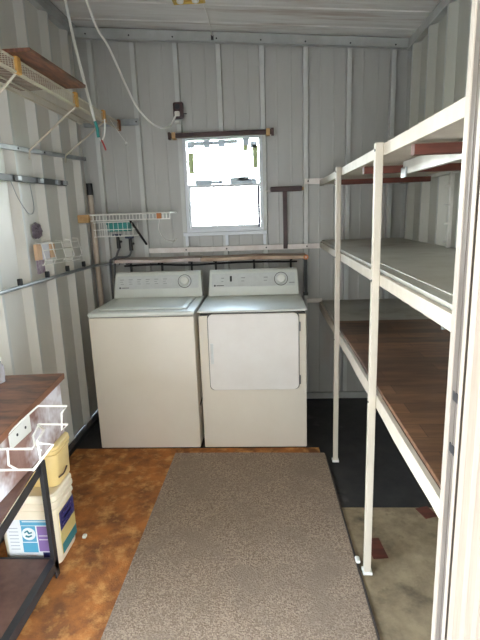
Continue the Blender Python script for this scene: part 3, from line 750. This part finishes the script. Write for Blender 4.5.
for z0, z1 in ((1.785, 1.828),):
    bm = MB(); bm.box(.318, .47, 3.928, 3.944, z0, z1); bm.build('wall_flange', 'rail_white', t, bevel=.001)
bm = MB(); bm.cyl((.345, 3.924, 1.808), (.345, 3.929, 1.808), .006, 8); bm.build('bolt', 'ink', t)
bm = MB(); bm.box(.47, 1.05, 3.925, 3.943, 1.765, 1.80); bm.build('wall_beam', 'white_steel', t)

# red-brown scraps on the floor under the shelving
for (x, y, w_, d_, a, lab) in ((.495, 2.02, .07, .14, .1, 'red-brown scrap of flooring beside the near shelf post'), (.82, 2.30, .07, .09, .3, 'red-brown scrap of flooring at the edge of the dark floor'), (.86, 2.08, .08, .1, -.2, 'red-brown scrap of flooring close to the door jamb'), (.515, 2.29, .03, .1, 0, 'narrow red-brown scrap of flooring behind the near shelf post')):
    bm = MB(); bm.box(x-w_/2, x+w_/2, y-d_/2, y+d_/2, .0042, .0075, rz=a); tag(bm.build('floor_scrap', 'red_wood'), lab, 'scrap', 'scraps of flooring under the shelving')
bm = MB(); bm.rbox(.378, .40, 1.90, 1.94, .0165, .03, .006); tag(bm.build('debris', 'white_plastic'), 'small white lump on the rug edge beside the near shelf post', 'debris')

# ------------------------------------------------------------------ left: black frame, cabinet, buckets
t = thing('frame_shelf', (-1.17, 1.45, 0), 'black steel frame shelf with brown boards in the left foreground', 'shelf')
for x, y in ((-.984, 1.838), (-1.36, 1.838), (-.984, 1.03), (-1.36, 1.03)):
    bm = MB(); bm.box(x-.016, x+.016, y-.003, y+.003, .0065, .575); bm.box(x+.010 if x > -1.2 else x-.016, x+.016 if x > -1.2 else x-.010, y-.03 if y > 1.5 else y, y if y > 1.5 else y+.03, .0065, .575); bm.build('leg', 'black_steel', t)
A5 = math.radians(7.5)
bm = MB(); bm.box(-.987, -.981, 1.02, 1.845, .522, .560, rz=A5, piv=(-.984, 1.84, 0)); bm.build('top_rail', 'black_steel', t)
bm = MB(); bm.box(-1.36, -.984, 1.838, 1.846, .522, .560); bm.build('top_rail', 'black_steel', t)
bm = MB(); bm.prism([(-1.37, 1.02), (-.883, 1.02), (-.99, 1.838), (-1.37, 1.838)], .5605, .576); bm.build('shelf_board', 'dark_board', t)
bm = MB(); bm.box(-.984, -.968, 1.02, 1.84, .045, .085); bm.box(-1.0, -.968, 1.02, 1.84, .085, .090); bm.build('lower_rail', 'black_steel', t)
bm = MB(); bm.box(-1.36, -.984, 1.834, 1.842, .05, .088); bm.build('lower_rail', 'black_steel', t)
bm = MB(); bm.box(-1.37, -.999, 1.03, 1.832, .068, .086); bm.build('shelf_board', 'dark_board', t)

t = thing('cabinet', (-1.18, 1.6, .577), 'low cabinet with brown veneer top and white-smeared side, left foreground', 'cabinet')
bm = MB(); bm.box(-1.39, -.99, 1.05, 2.115, .578, .819); bm.build('body', 'smeared', t, bevel=.002)
A4 = math.radians(4.5)
bm = MB(); bm.box(-1.40, -1.0, 1.05, 2.19, .82, .848, rz=A4, piv=(-1.0, 2.19, 0))
for v in bm.b.verts: v.co.x = max(v.co.x, -1.402)
bm.build('top', 'cabinet_top', t, bevel=.003)
bm = MB(); bm.box(-1.001, -.997, 1.06, 2.188, .821, .847, rz=A4, piv=(-1.0, 2.19, 0)); bm.build('front_edge', 'edge_wood', t)
t = thing('cover_plate', (-.985, 1.71, .735), 'white blank cover plate with two screws on the cabinet side', 'cover plate')
bm = MB(); bm.rbox(-.988, -.981, 1.628, 1.79, .733, .808, .002); bm.build('plate', 'white_plastic', t)
for y in (1.68, 1.745):
    bm = MB(); bm.cyl((-.981, y, .77), (-.979, y, .77), .006, 10); bm.build('screw', 'ink', t)
t = thing('wire_rack', (-.94, 1.75, .63), 'white wire rack hooked on the white-smeared side of the cabinet', 'wire rack')
# two far rods, two near rods and the side wires joining them
r = .0042
def wr(*pts):
    b_ = MB(); b_.tube(pts, r, 8); return b_
b_ = wr((-.954, 1.52, .82), (-.948, 1.66, .834), (-.935, 1.78, .847), (-.815, 1.78, .845), (-.841, 1.78, .815), (-.848, 1.78, .741), (-.82, 1.78, .765), (-.941, 1.78, .768), (-.93, 1.70, .754), (-.905, 1.66, .738), (-.863, 1.62, .735))
b_.build('top_wire', 'white_wire', t, smooth=True)
b_ = wr((-.965, 1.40, .785), (-.958, 1.52, .793), (-.841, 1.52, .793), (-.819, 1.52, .823), (-.814, 1.52, .75), (-.848, 1.52, .712), (-.97, 1.52, .711))
b_.build('near_wire', 'white_wire', t, smooth=True)
b_ = wr((-.815, 1.52, .814), (-.763, 1.52, .809), (-.848, 1.52, .708)); b_.build('hook', 'white_wire', t, smooth=True)
b_ = wr((-.93, 1.52, .797), (-.935, 1.52, .731), (-.905, 1.52, .712)); b_.build('stay', 'white_wire', t, smooth=True)
b_ = wr((-.819, 1.52, .823), (-.86, 1.66, .80), (-.935, 1.76, .775)); b_.build('side_wire', 'white_wire', t, smooth=True)

t = thing('jar', (-1.25, 2.06, .85), 'clear glass jar on the far end of the cabinet top', 'jar')
bm = MB(); bm.lathe([(.03, 0), (.036, .004), (.038, .06), (.036, .08), (.028, .092), (.028, .105)], (-1.262, 2.06, .8485), n=24); bm.build('body', 'jar', t, smooth=True)
bm = MB(); bm.lathe([(.03, 0), (.031, .002), (.031, .014), (.028, .016)], (-1.262, 2.06, .9535), n=24); bm.build('lid', 'white_plastic', t, smooth=True)

def rr(cx, cy, hx, hy, r, z_, n=5):
    out = []
    for sx, sy, a0 in ((1, 1, 0), (-1, 1, 90), (-1, -1, 180), (1, -1, 270)):
        for k in range(n+1):
            a = math.radians(a0+90*k/n); out.append((cx+sx*(hx-r)+r*math.cos(a), cy+sy*(hy-r)+r*math.sin(a), z_))
    return out
def bucket(cx, cy, z0, z1, hx, hy, m, label, flip=1.):
    t = thing('bucket', (cx, cy, z0), label, 'bucket')
    bm = MB(); H_ = z1-z0; prof = [(0, .93), (.03, .96), (.72, 1.0), (.76, 1.0), (.765, 1.045), (.79, 1.045), (.80, 1.005), (.86, 1.01)]
    rings = [[bm.b.verts.new(q) for q in rr(cx, cy, hx*s, hy*s, .035, z0+H_*h)] for h, s in prof]
    for a, b in zip(rings, rings[1:]):
        for k in range(len(a)): bm.b.faces.new((a[k], a[(k+1) % len(a)], b[(k+1) % len(a)], b[k]))
    bm.b.faces.new(rings[0][::-1]); bm.b.faces.new(rings[-1]); bm.build('body', m, t, smooth=True)
    bm = MB(); prof = [(.855, 1.03), (.86, 1.07), (.90, 1.075), (.905, 1.045), (.94, 1.04), (.945, 1.06), (.975, 1.06), (1., 1.0)]
    rings = [[bm.b.verts.new(q) for q in rr(cx, cy, hx*s, hy*s, .04, z0+H_*h)] for h, s in prof]
    for a, b in zip(rings, rings[1:]):
        for k in range(len(a)): bm.b.faces.new((a[k], a[(k+1) % len(a)], b[(k+1) % len(a)], b[k]))
    bm.b.faces.new(rings[0][::-1]); bm.b.faces.new(rings[-1]); bm.build('lid', m, t, smooth=True)
    return t
bx, by, hx, hy = -1.115, 1.99, .137, .108
w_ = bucket(bx, by, .0065, .372, hx, hy, 'cream_plastic', 'white square bucket with blue and purple label on the carpet behind the black frame leg')
y_ = bucket(bx+.016, by+.045, .373, .574, hx*.90, hy*.8, 'yellow_plastic', 'yellow square bucket stacked on the white bucket under the cabinet')
# label on the front face (towards the doorway) and on the right face
yf_ = by-hy*1.0-.0015
lab = MB(); lab.box(bx-.10, bx+.105, yf_-.001, yf_+.003, .055, .252); L0 = lab.build('front_label', 'label_white', w_); L0['label'] = 'white, blue and purple printed label'
def lp(x0, x1, z0, z1, m, k=1): b = MB(); b.box(bx+x0, bx+x1, yf_-.001-.0008*k, yf_-.0008*k, z0, z1); return b.build('label_print', m, L0)
lp(-.03, .105, .225, .252, 'label_blue'); lp(-.03, .04, .085, .135, 'label_blue'); lp(-.028, .038, .14, .222, 'label_blue')
lp(.045, .105, .09, .22, 'label_purple'); lp(.06, .105, .057, .085, 'label_navy')
for k in range(7): lp(-.088, -.045, .10+k*.018, .103+k*.018, 'label_line')
lp(-.02, .10, .243, .247, 'label_white', 2); lp(.05, .10, .17, .173, 'label_white', 2); lp(.05, .095, .15, .153, 'label_white', 2)
b = MB(); b.tube([(bx+.005+.03*math.cos(a*PI/12), yf_-.003, .182+.03*math.sin(a*PI/12)) for a in range(24)], .002, 6, closed=True)
b.cyl((bx+.005, yf_-.0024, .182), (bx+.005, yf_-.0014, .182), .029, 20); b.build('label_print', 'label_white', L0)
b = MB(); b.tube([(bx-.012, yf_-.004, .19), (bx+.0, yf_-.004, .198), (bx+.008, yf_-.004, .185), (bx+.02, yf_-.004, .19)], .004, 6)
b.tube([(bx-.01, yf_-.004, .172), (bx+.005, yf_-.004, .168), (bx+.018, yf_-.004, .174)], .004, 6); b.build('label_print', 'label_teal', L0)
xf_ = bx+hx*1.0+.001
lab = MB(); lab.box(xf_-.003, xf_+.001, by-.075, by+.085, .05, .262); L1 = lab.build('side_label', 'label_cream', w_); L1['label'] = 'navy, gold and teal printed label'
def sp(y0, y1, z0, z1, m): b = MB(); b.box(xf_+.001, xf_+.0018, by+y0, by+y1, z0, z1); return b.build('label_print', m, L1)
sp(-.075, .085, .17, .262, 'label_navy'); sp(-.075, .085, .05, .10, 'label_teal'); sp(-.05, .06, .205, .215, 'label_white'); sp(-.05, .04, .185, .19, 'label_white'); sp(-.03, .06, .235, .242, 'label_white')
b = MB(); b.tube(spl([(bx+.012+hx*.93, by-.03, .42), (bx+.02+hx*.95, by+.0, .425), (bx+.02+hx*.95, by+.04, .44)]), .004, 6); b.build('stamp', 'dark_wood', y_)
bm = MB(); bm.rbox(-.955, -.935, 2.075, 2.1, .0065, .022, .005); tag(bm.build('debris', 'white_plastic'), 'small white lump on the rust carpet beside the white bucket', 'debris')

# ------------------------------------------------------------------ light
W = bpy.data.worlds.new('world'); bpy.context.scene.world = W; W.use_nodes = True
nt = W.node_tree; n = nt.nodes; l = nt.links
bg = n['Background']; bg.inputs['Strength'].default_value = 1.0
tc = n.new('ShaderNodeTexCoord'); sx = n.new('ShaderNodeSeparateXYZ'); cr = n.new('ShaderNodeValToRGB')
l.new(tc.outputs['Generated'], sx.inputs[0]); l.new(sx.outputs['Z'], cr.inputs[0])
e = cr.color_ramp.elements
e[0].position = 0.; e[0].color = (1.0, 1.02, 1.0, 1)
e[1].position = 1.; e[1].color = (.50, .72, 1.0, 1)
k_ = cr.color_ramp.elements.new(.3); k_.color = (.80, .93, 1.05, 1)
l.new(cr.outputs[0], bg.inputs[0])
SKY = 16.0
bg.inputs['Strength'].default_value = SKY
sun = bpy.data.lights.new('sun', 'SUN'); sun.energy = 1.2; sun.angle = .01; sun.color = (1, .96, .92)
so = bpy.data.objects.new('sun', sun); C.objects.link(so)
so.rotation_euler = Vector((.8, -.35, 1.0)).to_track_quat('Z', 'Y').to_euler()   # high sun from the right
def portal(name, loc, rot, sx_, sy_):
    a = bpy.data.lights.new(name, 'AREA'); a.shape = 'RECTANGLE'; a.size = sx_; a.size_y = sy_; a.cycles.is_portal = True
    o = bpy.data.objects.new(name, a); C.objects.link(o); o.location = loc; o.rotation_euler = rot
portal('window_portal', (-.32, YB+.04, 1.81), (-PI/2, 0, 0), .58, .72)
portal('door_portal', (-.5, .85, 1.07), (PI/2, 0, 0), 1.76, 2.2)

sc = bpy.context.scene
sc.view_settings.view_transform = 'Standard'; sc.view_settings.look = 'None'; sc.view_settings.gamma = 1
sc.view_settings.use_curve_mapping = False
sc.view_settings.exposure = .8
try:
    sc.cycles.use_denoising = True; sc.cycles.max_bounces = 12; sc.cycles.diffuse_bounces = 8
    sc.cycles.caustics_reflective = False; sc.cycles.caustics_refractive = False; sc.cycles.sample_clamp_indirect = 8
except Exception: pass
